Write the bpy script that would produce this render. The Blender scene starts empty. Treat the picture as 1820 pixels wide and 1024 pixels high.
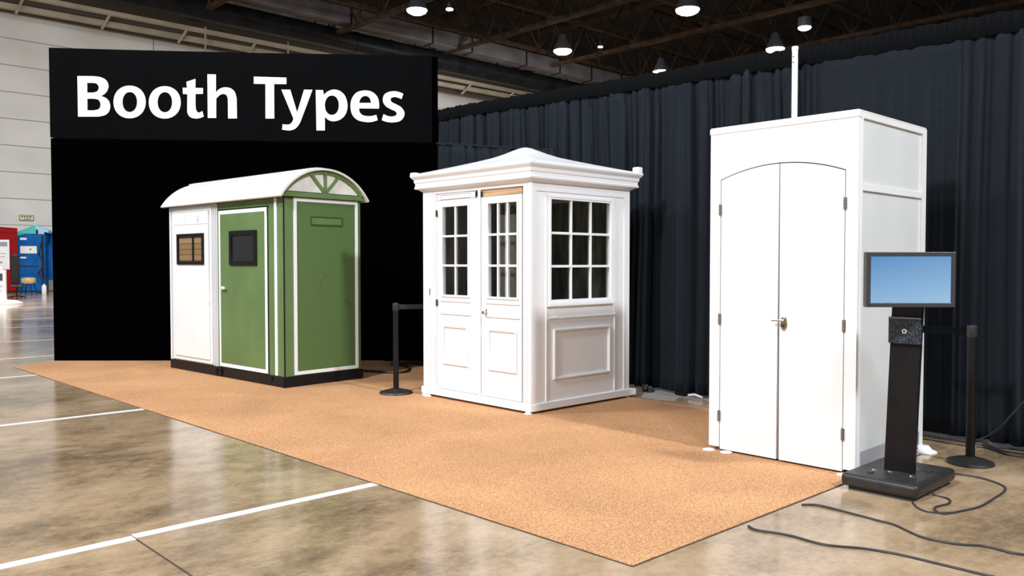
import bpy, math, random
from mathutils import Vector, Matrix
random.seed(7)
S = bpy.context.scene
COL = S.collection
R = math.radians

# ---------------------------------------------------------------- camera model
FPX = 1484.0; CX, CY = 910.0, 512.0; EYE = 1.4
PITCH = math.atan((512-468)/FPX); HEAD = math.atan((2476-910)/FPX)
FW = Vector((math.cos(HEAD), math.sin(HEAD), 0)); RT = Vector((math.sin(HEAD), -math.cos(HEAD), 0))
F3 = FW*math.cos(PITCH) - Vector((0, 0, math.sin(PITCH)))
U3 = FW*math.sin(PITCH) + Vector((0, 0, math.cos(PITCH)))
EYEV = Vector((0, 0, EYE))
def ray(px, py): return F3 + RT*((px-CX)/FPX) + U3*((CY-py)/FPX)
def onz(px, py, z=0.0):
    d = ray(px, py); return EYEV + d*((z-EYE)/d.z)
def ony(px, py, y):
    d = ray(px, py); return EYEV + d*(y/d.y)
def dep(px, py, t): return EYEV + ray(px, py)*t

cam = bpy.data.cameras.new('camera'); co = bpy.data.objects.new('camera', cam); COL.objects.link(co)
co.location = EYEV; co.rotation_euler = (R(90)-PITCH, 0, HEAD-R(90))
cam.sensor_width = 36; cam.lens = 36*FPX/1820; cam.clip_end = 500; cam.clip_start = 0.05
S.camera = co

# ---------------------------------------------------------------- materials
def mat(name, col, rough=0.5, metal=0.0, spec=0.5, emit=None, es=0.0, coat=0.0):
    m = bpy.data.materials.new(name); m.use_nodes = True
    b = m.node_tree.nodes['Principled BSDF']
    b.inputs['Base Color'].default_value = (*col, 1); b.inputs['Roughness'].default_value = rough
    b.inputs['Metallic'].default_value = metal; b.inputs['Specular IOR Level'].default_value = spec
    b.inputs['Coat Weight'].default_value = coat
    if emit: b.inputs['Emission Color'].default_value = (*emit, 1); b.inputs['Emission Strength'].default_value = es
    return m
def nodes(m): return m.node_tree.nodes, m.node_tree.links, m.node_tree.nodes['Principled BSDF']
def noisy(m, c1, c2, scale=5, detail=6, lo=.35, hi=.65, rough=None, bump=0, bscale=None, stretch=None, dist=.0):
    n, l, b = nodes(m)
    tc = n.new('ShaderNodeTexCoord'); src = tc.outputs['Object']
    if stretch:
        mp = n.new('ShaderNodeMapping'); mp.inputs['Scale'].default_value = stretch; l.new(src, mp.inputs[0]); src = mp.outputs[0]
    t = n.new('ShaderNodeTexNoise'); t.inputs['Scale'].default_value = scale; t.inputs['Detail'].default_value = detail
    t.inputs['Distortion'].default_value = dist
    l.new(src, t.inputs['Vector'])
    r = n.new('ShaderNodeValToRGB'); r.color_ramp.elements[0].position = lo; r.color_ramp.elements[1].position = hi
    r.color_ramp.elements[0].color = (*c1, 1); r.color_ramp.elements[1].color = (*c2, 1)
    l.new(t.outputs['Fac'], r.inputs[0]); l.new(r.outputs[0], b.inputs['Base Color'])
    if rough:
        mr = n.new('ShaderNodeMapRange'); mr.inputs['To Min'].default_value = rough[0]; mr.inputs['To Max'].default_value = rough[1]
        l.new(t.outputs['Fac'], mr.inputs['Value']); l.new(mr.outputs[0], b.inputs['Roughness'])
    if bump:
        t2 = n.new('ShaderNodeTexNoise'); t2.inputs['Scale'].default_value = bscale or scale*6; t2.inputs['Detail'].default_value = 4
        l.new(src, t2.inputs['Vector'])
        bp = n.new('ShaderNodeBump'); bp.inputs['Strength'].default_value = bump; bp.inputs['Distance'].default_value = .01
        l.new(t2.outputs['Fac'], bp.inputs['Height']); l.new(bp.outputs[0], b.inputs['Normal'])
    return m

M = {}
M['white'] = noisy(mat('white_paint', (.86,.86,.87), .38), (.82,.84,.87), (.85,.87,.90), 3, rough=(.3,.42))
M['panelwhite'] = noisy(mat('white_laminate', (.88,.88,.89), .3), (.86,.87,.88), (.90,.90,.91), 2, rough=(.22,.3))
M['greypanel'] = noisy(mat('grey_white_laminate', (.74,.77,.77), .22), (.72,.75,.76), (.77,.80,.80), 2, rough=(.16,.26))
M['green'] = noisy(mat('green_paint', (.13,.22,.07), .45), (.105,.180,.060), (.125,.205,.072), 2.5, rough=(.38,.5), bump=.05, bscale=120)
M['ltgrey'] = mat('pale_grey_metal', (.58,.61,.64), .35, .1)
M['palewhite'] = noisy(mat('pale_door_paint', (.8,.82,.83), .4), (.78,.81,.82), (.83,.85,.86), 2)
M['roofwhite'] = noisy(mat('off_white_roof', (.74,.73,.70), .5), (.66,.64,.60), (.78,.77,.74), 6, stretch=(1,4,1), rough=(.35,.5))
M['black'] = noisy(mat('black_plastic', (.006,.006,.007), .45, spec=.25), (.005,.005,.006), (.008,.008,.009), 8, rough=(.35,.5))
M['softblack'] = noisy(mat('black_moulded_plastic', (.026,.024,.025), .42, spec=.4), (.022,.021,.021), (.030,.028,.029), 12, rough=(.36,.46), bump=.06, bscale=300)
M['signblack'] = noisy(mat('matt_black_board', (.002,.002,.002), .6, spec=.02), (.0015,.0017,.0021), (.0021,.0024,.0029), 1.2, rough=(.5,.62))
M['belt'] = mat('grey_black_webbing', (.022,.025,.03), .7)
M['signlower'] = mat('matt_black_lower_board', (.0006,.0006,.0008), .7, spec=.0)
M['letter'] = mat('white_vinyl', (.93,.93,.95), .4)
M['chrome'] = mat('chrome', (.62,.6,.58), .22, 1)
M['satin'] = mat('satin_silver', (.8,.8,.82), .35, .25)
M['darkmetal'] = mat('dark_metal', (.07,.065,.06), .35, .8)
M['satindark'] = mat('worn_steel', (.25,.23,.22), .35, .6)
M['brass'] = noisy(mat('aged_brass', (.42,.33,.2), .28, 1), (.25,.19,.12), (.6,.5,.36), 60)
M['cable'] = mat('cable_rubber', (.03,.03,.036), .45)
M['tape'] = noisy(mat('white_floor_tape', (.86,.86,.86), .35), (.8,.8,.79), (.9,.9,.9), 9)
M['steel'] = noisy(mat('brown_steel', (.05,.03,.018), .8, spec=.15), (.03,.018,.011), (.07,.042,.025), 2)
M['ceil'] = noisy(mat('dark_ceiling', (.012,.009,.007), .9), (.007,.005,.004), (.022,.016,.012), .8)
M['duct_black'] = noisy(mat('black_duct', (.008,.008,.009), .4, spec=.12), (.006,.006,.0065), (.012,.012,.013), 1.5, rough=(.3,.5))
M['duct_silver'] = noisy(mat('dull_silver_duct', (.13,.12,.12), .45, .2), (.10,.09,.09), (.16,.145,.145), .9)
M['cream'] = noisy(mat('cream_steel', (.3,.25,.18), .6), (.27,.23,.165), (.36,.30,.22), 1)
M['wood'] = noisy(mat('raw_wood', (.5,.33,.18), .6), (.38,.22,.11), (.62,.43,.25), 8, stretch=(1,.15,2), dist=.5)
M['interior'] = noisy(mat('dark_olive_lining', (.16,.16,.12), .6), (.09,.10,.07), (.26,.26,.20), 6, stretch=(3,3,.4))
M['rubber'] = mat('dark_rubber', (.02,.02,.02), .7)
M['recess_shade'] = mat('recess_brown', (.07,.052,.035), .8)
M['red'] = mat('red_laminate', (.24,.004,.006), .6, spec=.08)
M['blue'] = noisy(mat('blue_plastic', (.006,.09,.32), .6, spec=.08), (.004,.075,.28), (.008,.11,.36), 2)
M['teal'] = mat('teal_plastic', (.03,.42,.36), .5)
M['sky'] = mat('pale_blue_plastic', (.22,.55,.78), .5)
M['paper'] = mat('white_paper', (.75,.74,.72), .6)
M['ink'] = mat('dark_ink', (.05,.05,.06), .6)
M['straw'] = noisy(mat('woven_straw', (.5,.34,.16), .7), (.38,.25,.11), (.6,.44,.23), 14)
M['exit'] = mat('yellowed_plastic', (.72,.66,.42), .5)
M['lampglow'] = mat('lamp_glow', (1,1,1), .5, emit=(1,.98,.95), es=28)
M['lampshade'] = mat('lamp_shade_metal', (.10,.10,.11), .5, .2)
M['plasticsheet'] = mat('grey_plastic_film', (.30,.28,.27), .45)

# floor: polished, mottled concrete
m = mat('polished_concrete', (.4,.32,.23), .15, spec=.6); M['floor'] = m
n, l, b = nodes(m)
tc = n.new('ShaderNodeTexCoord')
mp = n.new('ShaderNodeMapping'); mp.inputs['Scale'].default_value = (.85,1.15,1); mp.inputs['Rotation'].default_value = (0,0,.2)
l.new(tc.outputs['Object'], mp.inputs[0])
def tex(scale, detail, rough, dist=0, src=mp.outputs[0]):
    t = n.new('ShaderNodeTexNoise'); t.inputs['Scale'].default_value = scale; t.inputs['Detail'].default_value = detail
    t.inputs['Roughness'].default_value = rough; t.inputs['Distortion'].default_value = dist; l.new(src, t.inputs['Vector']); return t
t1 = tex(.75, 9, .68, .25); t2 = tex(3.1, 10, .74, .15); t3 = tex(26, 8, .75)
mx = n.new('ShaderNodeMix'); mx.data_type = 'FLOAT'; mx.inputs[0].default_value = .42
l.new(t1.outputs[0], mx.inputs[2]); l.new(t2.outputs[0], mx.inputs[3])
mx2 = n.new('ShaderNodeMix'); mx2.data_type = 'FLOAT'; mx2.inputs[0].default_value = .17
l.new(mx.outputs[0], mx2.inputs[2]); l.new(t3.outputs[0], mx2.inputs[3])
cr = n.new('ShaderNodeValToRGB'); e = cr.color_ramp.elements
e[0].position = .375; e[0].color = (.11,.075,.045,1); e[1].position = .63; e[1].color = (.53,.40,.265,1)
for p_, c_ in ((.45,(.235,.165,.098)), (.52,(.385,.275,.17))):
    q = e.new(p_); q.color = (*c_, 1)
l.new(mx2.outputs[0], cr.inputs[0]); l.new(cr.outputs[0], b.inputs['Base Color'])
mr = n.new('ShaderNodeMapRange'); mr.inputs['To Min'].default_value = .07; mr.inputs['To Max'].default_value = .2
l.new(t2.outputs[0], mr.inputs['Value']); l.new(mr.outputs[0], b.inputs['Roughness'])
bp = n.new('ShaderNodeBump'); bp.inputs['Strength'].default_value = .04; bp.inputs['Distance'].default_value = .02
l.new(t2.outputs[0], bp.inputs['Height']); l.new(bp.outputs[0], b.inputs['Normal'])

# carpet: looped tan pile
def carpet_mat(name, c1, c2):
    m = mat(name, c1, .95, spec=.1); n, l, b = nodes(m)
    tc = n.new('ShaderNodeTexCoord')
    a = n.new('ShaderNodeTexNoise'); a.inputs['Scale'].default_value = 95; a.inputs['Detail'].default_value = 4
    w = n.new('ShaderNodeTexNoise'); w.inputs['Scale'].default_value = 1.1; w.inputs['Detail'].default_value = 6; w.inputs['Distortion'].default_value = .6
    l.new(tc.outputs['Object'], a.inputs['Vector']); l.new(tc.outputs['Object'], w.inputs['Vector'])
    r = n.new('ShaderNodeValToRGB'); r.color_ramp.elements[0].position = .38; r.color_ramp.elements[1].position = .6
    r.color_ramp.elements[0].color = (*c1,1); r.color_ramp.elements[1].color = (*c2,1)
    l.new(a.outputs[0], r.inputs[0])
    h = n.new('ShaderNodeHueSaturation'); mr = n.new('ShaderNodeMapRange')
    mr.inputs['From Min'].default_value = .3; mr.inputs['From Max'].default_value = .7
    mr.inputs['To Min'].default_value = .86; mr.inputs['To Max'].default_value = 1.1
    l.new(w.outputs[0], mr.inputs['Value']); l.new(mr.outputs[0], h.inputs['Value']); l.new(r.outputs[0], h.inputs['Color'])
    l.new(h.outputs[0], b.inputs['Base Color'])
    bp = n.new('ShaderNodeBump'); bp.inputs['Strength'].default_value = .7; bp.inputs['Distance'].default_value = .008
    l.new(a.outputs[0], bp.inputs['Height']); l.new(bp.outputs[0], b.inputs['Normal'])
    return m
M['carpet'] = carpet_mat('tan_loop_carpet', (.40,.20,.092), (.68,.385,.205))

# curtain fabric
m = mat('navy_black_cloth', (.0092,.0132,.0182), .85, spec=.15); M['cloth'] = m
n, l, b = nodes(m); b.inputs['Sheen Weight'].default_value = .06; b.inputs['Sheen Tint'].default_value = (.5,.65,.8,1)
tc = n.new('ShaderNodeTexCoord'); mp = n.new('ShaderNodeMapping'); mp.inputs['Scale'].default_value = (2,1.2,14)
l.new(tc.outputs['Object'], mp.inputs[0])
t = n.new('ShaderNodeTexNoise'); t.inputs['Scale'].default_value = 2; t.inputs['Detail'].default_value = 4; l.new(mp.outputs[0], t.inputs['Vector'])
bp = n.new('ShaderNodeBump'); bp.inputs['Strength'].default_value = .35; bp.inputs['Distance'].default_value = .012
l.new(t.outputs[0], bp.inputs['Height']); l.new(bp.outputs[0], b.inputs['Normal'])
M['clothband'] = mat('black_curtain_heading', (.0025,.003,.004), .9, spec=.1)

# hall wall: wide horizontal panels with thin seams
m = mat('hall_wall_panels', (.55,.53,.48), .6); M['hallwall'] = m
n, l, b = nodes(m); tc = n.new('ShaderNodeTexCoord'); sp = n.new('ShaderNodeSeparateXYZ'); l.new(tc.outputs['Object'], sp.inputs[0])
def mth(op, a, bb):
    q = n.new('ShaderNodeMath'); q.operation = op
    for i, v in enumerate((a, bb)):
        if isinstance(v, (int, float)): q.inputs[i].default_value = v
        elif v is not None: l.new(v, q.inputs[i])
    return q.outputs[0]
fz = mth('FRACT', mth('DIVIDE', mth('ADD', sp.outputs['Z'], .72), 1.35), None)
fx = mth('FRACT', mth('DIVIDE', sp.outputs['X'], 9.0), None)
line = mth('MAXIMUM', mth('LESS_THAN', fz, .03), mth('MULTIPLY', mth('LESS_THAN', fx, .006), mth('GREATER_THAN', sp.outputs['Z'], 9.5)))
t = n.new('ShaderNodeTexNoise'); t.inputs['Scale'].default_value = .35; l.new(tc.outputs['Object'], t.inputs['Vector'])
r = n.new('ShaderNodeValToRGB'); r.color_ramp.elements[0].color = (.56,.54,.49,1); r.color_ramp.elements[1].color = (.70,.68,.64,1)
r.color_ramp.elements[0].position = .3; r.color_ramp.elements[1].position = .7
l.new(t.outputs[0], r.inputs[0])
mx = n.new('ShaderNodeMix'); mx.data_type = 'RGBA'; l.new(line, mx.inputs[0]); l.new(r.outputs[0], mx.inputs[6]); mx.inputs[7].default_value = (.22,.20,.17,1)
l.new(mx.outputs[2], b.inputs['Base Color'])

# glass: thin tinted pane
def glass(name, tint, gl=.04):
    m = bpy.data.materials.new(name); m.use_nodes = True; n, l = m.node_tree.nodes, m.node_tree.links
    n.remove(n['Principled BSDF']); out = n['Material Output']
    a = n.new('ShaderNodeBsdfTransparent'); a.inputs[0].default_value = (*tint, 1)
    g = n.new('ShaderNodeBsdfGlossy'); g.inputs['Roughness'].default_value = .03
    f = n.new('ShaderNodeFresnel'); ge = n.new('ShaderNodeNewGeometry'); ir = n.new('ShaderNodeMapRange')
    ir.inputs['To Min'].default_value = 1.5; ir.inputs['To Max'].default_value = 1/1.5   # a thin pane has no internal reflection
    l.new(ge.outputs['Backfacing'], ir.inputs['Value']); l.new(ir.outputs[0], f.inputs[0])
    x = n.new('ShaderNodeMixShader'); l.new(f.outputs[0], x.inputs[0]); l.new(a.outputs[0], x.inputs[1]); l.new(g.outputs[0], x.inputs[2])
    l.new(x.outputs[0], out.inputs[0]); return m
M['glass'] = glass('window_glass', (.95,.97,.96)); M['brownglass'] = glass('brown_glass', (.88,.82,.74))

# screen
m = mat('lit_screen', (.02,.03,.05), .25); M['screen'] = m
n, l, b = nodes(m); tc = n.new('ShaderNodeTexCoord'); sp = n.new('ShaderNodeSeparateXYZ'); l.new(tc.outputs['Generated'], sp.inputs[0])
v = mth('ADD', mth('MULTIPLY', mth('SUBTRACT', 1.0, sp.outputs['Z']), .75), mth('MULTIPLY', sp.outputs['X'], .25))
r = n.new('ShaderNodeValToRGB'); r.color_ramp.elements[0].color = (.07,.21,.44,1); r.color_ramp.elements[1].color = (.26,.44,.61,1)
l.new(v, r.inputs[0]); l.new(r.outputs[0], b.inputs['Emission Color']); b.inputs['Emission Strength'].default_value = .66
SCREEN_NODE = b

# painted block pattern standing in for reflections in the booth glass
m = mat('painted_reflection_blocks', (.4,.35,.28), .7); M['reflblock'] = m
n, l, b = nodes(m); tc = n.new('ShaderNodeTexCoord'); mp = n.new('ShaderNodeMapping'); mp.inputs['Rotation'].default_value = (R(90), 0, R(90))
l.new(tc.outputs['Object'], mp.inputs[0])
bt = n.new('ShaderNodeTexBrick'); bt.inputs['Scale'].default_value = 7; bt.inputs['Color1'].default_value = (.62,.55,.44,1); bt.inputs['Color2'].default_value = (.42,.33,.19,1)
bt.inputs['Mortar'].default_value = (.10,.09,.07,1); bt.inputs['Mortar Size'].default_value = .03
l.new(mp.outputs[0], bt.inputs['Vector']); l.new(bt.outputs[0], b.inputs['Base Color'])

# keypad print: tiny pale specks on glossy black
m = mat('printed_black_film', (.012,.013,.016), .15); M['keypad'] = m
n, l, b = nodes(m); tc = n.new('ShaderNodeTexCoord')
t = n.new('ShaderNodeTexNoise'); t.inputs['Scale'].default_value = 260; t.inputs['Detail'].default_value = 2; l.new(tc.outputs['Object'], t.inputs['Vector'])
r = n.new('ShaderNodeValToRGB'); r.color_ramp.elements[0].position = .58; r.color_ramp.elements[1].position = .70
r.color_ramp.elements[0].color = (.010,.012,.018,1); r.color_ramp.elements[1].color = (.30,.36,.50,1)
l.new(t.outputs[0], r.inputs[0]); l.new(r.outputs[0], b.inputs['Base Color'])

# ---------------------------------------------------------------- mesh helpers
class G:
    def __init__(s): s.v = []; s.f = []
    def add(s, vs, fs):
        o = len(s.v); s.v += [tuple(v) for v in vs]; s.f += [tuple(i+o for i in f) for f in fs]; return s
    def box(s, x0, x1, y0, y1, z0, z1):
        return s.add([(x0,y0,z0),(x1,y0,z0),(x1,y1,z0),(x0,y1,z0),(x0,y0,z1),(x1,y0,z1),(x1,y1,z1),(x0,y1,z1)],
                     [(0,3,2,1),(4,5,6,7),(0,1,5,4),(1,2,6,5),(2,3,7,6),(3,0,4,7)])
    def cyl(s, p0, p1, r0, r1=None, n=24):
        r1 = r0 if r1 is None else r1
        p0, p1 = Vector(p0), Vector(p1); d = (p1-p0).normalized()
        a = d.orthogonal().normalized(); b = d.cross(a)
        vs = []
        for p, r in ((p0, r0), (p1, r1)):
            for i in range(n):
                t = 2*math.pi*i/n; vs.append(p + a*(r*math.cos(t)) + b*(r*math.sin(t)))
        fs = [(i, (i+1) % n, n+(i+1) % n, n+i) for i in range(n)] + [tuple(range(n))[::-1], tuple(range(n, 2*n))]
        return s.add(vs, fs)
    def lathe(s, prof, c=(0,0,0), n=40, axis='z'):
        vs = []; m = len(prof)
        for r, z in prof:
            for i in range(n):
                t = 2*math.pi*i/n; q = (r*math.cos(t), r*math.sin(t), z)
                if axis == 'x': q = (z, q[0], q[1])
                if axis == 'y': q = (q[0], z, q[1])
                vs.append((q[0]+c[0], q[1]+c[1], q[2]+c[2]))
        fs = [(j*n+i, j*n+(i+1) % n, (j+1)*n+(i+1) % n, (j+1)*n+i) for j in range(m-1) for i in range(n)]
        fs += [tuple(range(n))[::-1], tuple((m-1)*n+i for i in range(n))]
        return s.add(vs, fs)
    def prism(s, poly, d, fn):
        """poly of 2D points, fn(u,v,w) -> 3D, extruded from w=d[0] to w=d[1]"""
        n = len(poly); vs = [fn(u, v, d[0]) for u, v in poly] + [fn(u, v, d[1]) for u, v in poly]
        return s.add(vs, [tuple(range(n))[::-1], tuple(range(n, 2*n))] + [(i, (i+1) % n, n+(i+1) % n, n+i) for i in range(n)])
    def ring(s, y0, y1, z0, z1, w, x0, x1, fn=None):
        """rectangular frame in the (y,z) plane, from x0 to x1 thick"""
        fn = fn or (lambda u, v, t: (t, u, v))
        o = [(y0,z0),(y1,z0),(y1,z1),(y0,z1)]; i = [(y0+w,z0+w),(y1-w,z0+w),(y1-w,z1-w),(y0+w,z1-w)]
        vs = [fn(u, v, x0) for u, v in o+i] + [fn(u, v, x1) for u, v in o+i]; fs = []
        for k in range(4):
            k2 = (k+1) % 4
            fs += [(k, k2, 4+k2, 4+k), (8+k, 12+k, 12+k2, 8+k2), (k, 8+k, 8+k2, k2), (4+k, 4+k2, 12+k2, 12+k)]
        return s.add(vs, fs)
    def tube(s, pts, r, n=8):
        pts = [Vector(p) for p in pts]; vs = []; m = len(pts)
        for j, p in enumerate(pts):
            d = (pts[min(j+1, m-1)] - pts[max(j-1, 0)]).normalized()
            a = d.cross(Vector((0,0,1)))
            a = a.normalized() if a.length > 1e-4 else Vector((1,0,0)); b = d.cross(a)
            for i in range(n):
                t = 2*math.pi*i/n; vs.append(p + a*(r*math.cos(t)) + b*(r*math.sin(t)))
        fs = [(j*n+i, j*n+(i+1) % n, (j+1)*n+(i+1) % n, (j+1)*n+i) for j in range(m-1) for i in range(n)]
        fs += [tuple(range(n))[::-1], tuple((m-1)*n+i for i in range(n))]
        return s.add(vs, fs)
    def build(s, name, material, parent=None, loc=(0,0,0), rz=0, bevel=0.0, seg=2, smooth=False, label=None):
        me = bpy.data.meshes.new(name); me.from_pydata(s.v, [], s.f)
        import bmesh
        bm = bmesh.new(); bm.from_mesh(me); bmesh.ops.recalc_face_normals(bm, faces=bm.faces); bm.to_mesh(me); bm.free()
        me.materials.append(material)
        o = bpy.data.objects.new(name, me); COL.objects.link(o); o.location = loc; o.rotation_euler = (0,0,rz)
        if parent: o.parent = parent
        if smooth:
            me.shade_smooth()
            try: me.set_sharp_from_angle(angle=R(40))
            except Exception: pass
        if bevel:
            md = o.modifiers.new('bevel', 'BEVEL'); md.width = bevel; md.segments = seg; md.limit_method = 'ANGLE'; md.angle_limit = R(50)
        if label: o['label'] = label
        return o
def tag(o, label, cat, group=None, kind=None):
    if label: o['label'] = label
    if cat: o['category'] = cat
    if group: o['group'] = group
    if kind: o['kind'] = kind
    return o
def thing(name, label, cat, loc=(0,0,0), rz=0, group=None):
    o = bpy.data.objects.new(name, None); COL.objects.link(o); o.location = loc; o.rotation_euler = (0,0,rz); o.empty_display_size = .1
    return tag(o, label, cat, group)
def struct(o): o['kind'] = 'structure'; return o
def copy_tree(o, parent=None):
    kids = [k for k in COL.objects if k.parent == o]
    c = o.copy(); COL.objects.link(c)
    if parent: c.parent = parent
    for k in kids: copy_tree(k, c)
    return c
def spline(pts, sub=8):
    """Catmull-Rom through the points"""
    P = [Vector(p) for p in pts]; P = [P[0]*2-P[1]] + P + [P[-1]*2-P[-2]]; out = []
    for i in range(1, len(P)-2):
        for k in range(sub):
            t = k/sub; a, b, c, d = P[i-1:i+3]
            out.append(.5*((2*b) + (c-a)*t + (2*a-5*b+4*c-d)*t*t + (3*b-a-3*c+d)*t**3))
    out.append(P[-2]); return out

# ---------------------------------------------------------------- setting
g = G().add([(-40,-40,0),(110,-40,0),(110,60,0),(-40,60,0)], [(0,1,2,3)])
struct(g.build('floor', M['floor']))
struct(G().box(-40,110,-40,60,18.2,18.3).build('ceiling', M['ceil']))
WY = 48.5
wb = thing('wall_back', None, None, (0,0,0)); wb['kind'] = 'structure'
G().box(-40,110,WY,WY+.3,3.35,18.2).build('wall_panel', M['hallwall'], wb)
G().box(-40,110,WY+.02,WY+.3,0,3.35).build('wall_base', mat('pinkish_wall', (.72,.66,.64), .6), wb)
# floor joints: thin saw cuts in the slab
M['joint'] = mat('joint_and_edge_shadow', (.05,.04,.03), .8)
for i, (x0,x1,y0,y1) in enumerate([(1.497,1.507,-2,4.38)]):
    struct(G().box(x0,x1,y0,y1,-.002,.0012).build('trim_%d' % (i+1), M['joint']))

# ---------------------------------------------------------------- floor tape
ws = [(4.385,-1,1.50,'nearest white tape strip on the concrete, left piece before the joint',.075),
      (4.41,1.51,3.02,'nearest white tape strip, piece running from the joint to the tan carpet',.075),
      (8.22,-2,2.925,'white tape strip meeting the carpet edge halfway up the left side',.075),
      (11.66,-2,2.845,'white tape strip ending just before the far left tip of the carpet',.075),
      (13.95,-2,8,'white tape strip passing the foot of the black sign wall at left',.075)]
for y in (16.9, 20.6, 23.6, 29.5): ws.append((y, -2, 14, None, .08))
far = {16.9:'white tape strip on the far floor, first beyond the sign wall foot',20.6:'white tape strip on the far floor, second beyond the sign wall foot',
       23.6:'white tape strip on the far floor, third beyond the sign wall foot',29.5:'farthest white tape strip, near the white sign stand'}
for y, x0, x1, lb, w in ws:
    o = G().box(x0,x1,y-w/2,y+w/2,.0008,.002).build('floor_tape', M['tape'])
    tag(o, lb or far[y], 'floor tape', 'white tape lines on the concrete floor')

# ---------------------------------------------------------------- carpet
CT = .008
cp = [(3.028,2.386),(6.35,2.355),(6.35,3.30),(6.85,3.30),(6.85,9.95),(3.40,13.17),(2.84,12.737)]
G_ = G().prism(cp, (0.0, CT), lambda u, v, w: (u, v, w))
cpo = G_.build('carpet', M['carpet'], bevel=.003)
bk = [(3.021,2.380),(6.355,2.348),(6.355,3.30),(6.855,3.30),(6.855,9.94),(3.40,13.165),(2.833,12.738)]
G().prism(bk, (.0003, .0028), lambda u, v, w: (u, v, w)).build('edge_shadow', M['joint'], cpo, label='dark strip painted as the shadow line along the carpet edge')  # dark rim paints the shadow line under the carpet edge
tag(cpo, 'long tan loop pile carpet under the three booths', 'carpet')

# ---------------------------------------------------------------- sign wall
WL = Vector((3.424,13.20,0)); WR = Vector((7.36,9.50,0)); wd = (WR-WL); WLEN = wd.length; wd.normalize()
wn = Vector((-wd.y, wd.x, 0));  wn = wn if wn.dot(FW) > 0 else -wn     # away from the camera
WANG = math.atan2(wd.y, wd.x)
def onwall(px, py):
    d = ray(px, py); t = (WL-EYEV).dot(wn)/d.dot(wn); p = EYEV + d*t
    return ((p-WL).dot(wd), p.z)
sg = thing('sign_wall', 'tall black sign wall lettered Booth Types in white, behind the green booth', 'sign', tuple(WL), WANG)
# local frame: x along the wall, +y away from camera
tl = onwall(88,85); tm = onwall(228,89); tm2 = onwall(460,94.5); tr = onwall(768,99); bl = onwall(90,245.5); bm_ = onwall(460,250.8); br = onwall(768,254)
x0 = bl[0]; x1 = br[0]
up = [(x0,bl[1]+.012),(bm_[0],bm_[1]+.012),(x1,br[1]+.012),(x1,tr[1]),(tm2[0],tm2[1]),(tm[0],tm[1]),(x0,tl[1])]
G().prism(up, (-.012,.10), lambda u, v, w: (u, w, v)).build('header_panel', M['signblack'], sg)
lo = [(x0,.0),(x1+.03,.0),(x1+.03,br[1]),(bm_[0],bm_[1]),(x0,bl[1])]
G().prism(lo, (0,.10), lambda u, v, w: (u, w, v)).build('lower_panel', M['signlower'], sg)
e0 = onwall(777,100)
G().prism([(x1+.002,0.0),(e0[0],0.0),(e0[0],e0[1]),(x1+.002,tr[1]-.01)], (.02,.10), lambda u, v, w: (u, w, v)).build('end_panel', M['signlower'], sg)

K = 7.876
def L(ox, pts): return [((x/K)+ox, (y/K)+120, c) for x, y, c in pts]
def c_(*p): return [(x, y, 1) for x, y in p]
def s_(*p): return [(x, y, 0) for x, y in p]
def ell(cx, cy, rx, ry, n=44, e=2.12):
    o = []
    for i in range(n):
        t = 2*math.pi*i/n; a, b = math.cos(t), math.sin(t)
        o.append((cx+rx*math.copysign(abs(a)**(2/e), a), cy+ry*math.copysign(abs(b)**(2/e), b), 1))
    return o
glyphs = [
 ('B', L(120, c_((150,125),(370,127))+s_((470,140),(548,180),(581,245),(575,305),(540,365))+c_((480,405))+s_((545,430),(592,482),(607,550),(590,620),(535,670))+c_((440,692),(160,692))),
   [L(120, c_((285,220),(372,220))+s_((425,235),(450,287),(428,337))+c_((372,357),(285,357))), L(120, c_((288,441),(378,441))+s_((445,458),(475,522),(450,585))+c_((378,605),(288,605)))]),
 ('o', L(120, ell(879,487,224,228)), [L(120, ell(882,488,103,140))]),
 ('o', ell(294,182.6,28.2,28.7), [ell(294.2,182.3,13,17.9)]),
 ('t', L(290, c_((335,205),(460,165),(458,291),(565,293),(565,373),(460,375))+s_((462,555),(478,615),(512,636))+c_((555,615),(577,690))+s_((520,712),(460,718),(395,702),(355,655),(346,590))+c_((348,378),(287,375),(282,288),(342,290))), []),
 ('h', L(290, c_((628,100),(745,103),(745,360))+s_((780,318),(830,290),(890,283),(960,300),(1010,350),(1033,430),(1036,500))+c_((1040,717),(917,717))+s_((914,480),(912,440),(895,395),(855,375),(800,390))+c_((750,440),(750,710),(633,710))), []),
 ('T', L(440, c_((95,133),(548,147),(550,238),(378,235),(380,718),(258,718),(257,235),(95,233))), []),
 ('y', L(440, c_((480,315),(603,315),(700,635),(797,315),(913,317),(770,700))+s_((735,785),(680,855),(610,883),(545,882))+c_((490,872),(498,797))+s_((540,803),(590,800),(625,775))+c_((645,735),(645,712))), []),
 ('p', L(440, c_((960,320),(1062,322),(1073,390))+s_((1120,345),(1205,314),(1300,335),(1370,405),(1403,530),(1380,650),(1310,728),(1215,757),(1140,740))+c_((1087,695),(1088,885),(970,885))), [L(440, ell(1185,533,98,136))]),
 ('e', L(580, c_((740,580))+s_((742,520),(725,430),(660,355),(550,325),(430,355),(362,440),(343,545),(365,660),(440,738),(560,768),(640,765))+c_((723,743),(703,668))+s_((640,683),(580,685),(510,670),(472,630))+c_((460,577))),
   [L(580, c_((463,500))+s_((485,437),(545,402),(608,430))+c_((632,500)))]),
 ('s', L(580, c_((1080,372),(1057,447))+s_((1000,425),(950,418),(905,440),(915,485),(970,515),(1050,560),(1095,630),(1085,700),(1030,755),(930,773),(850,765))+c_((780,742),(803,658))+s_((870,685),(930,690),(985,668),(972,620),(900,585),(830,540),(795,470),(812,390),(870,350),(950,337),(1020,348))), [])]
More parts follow.
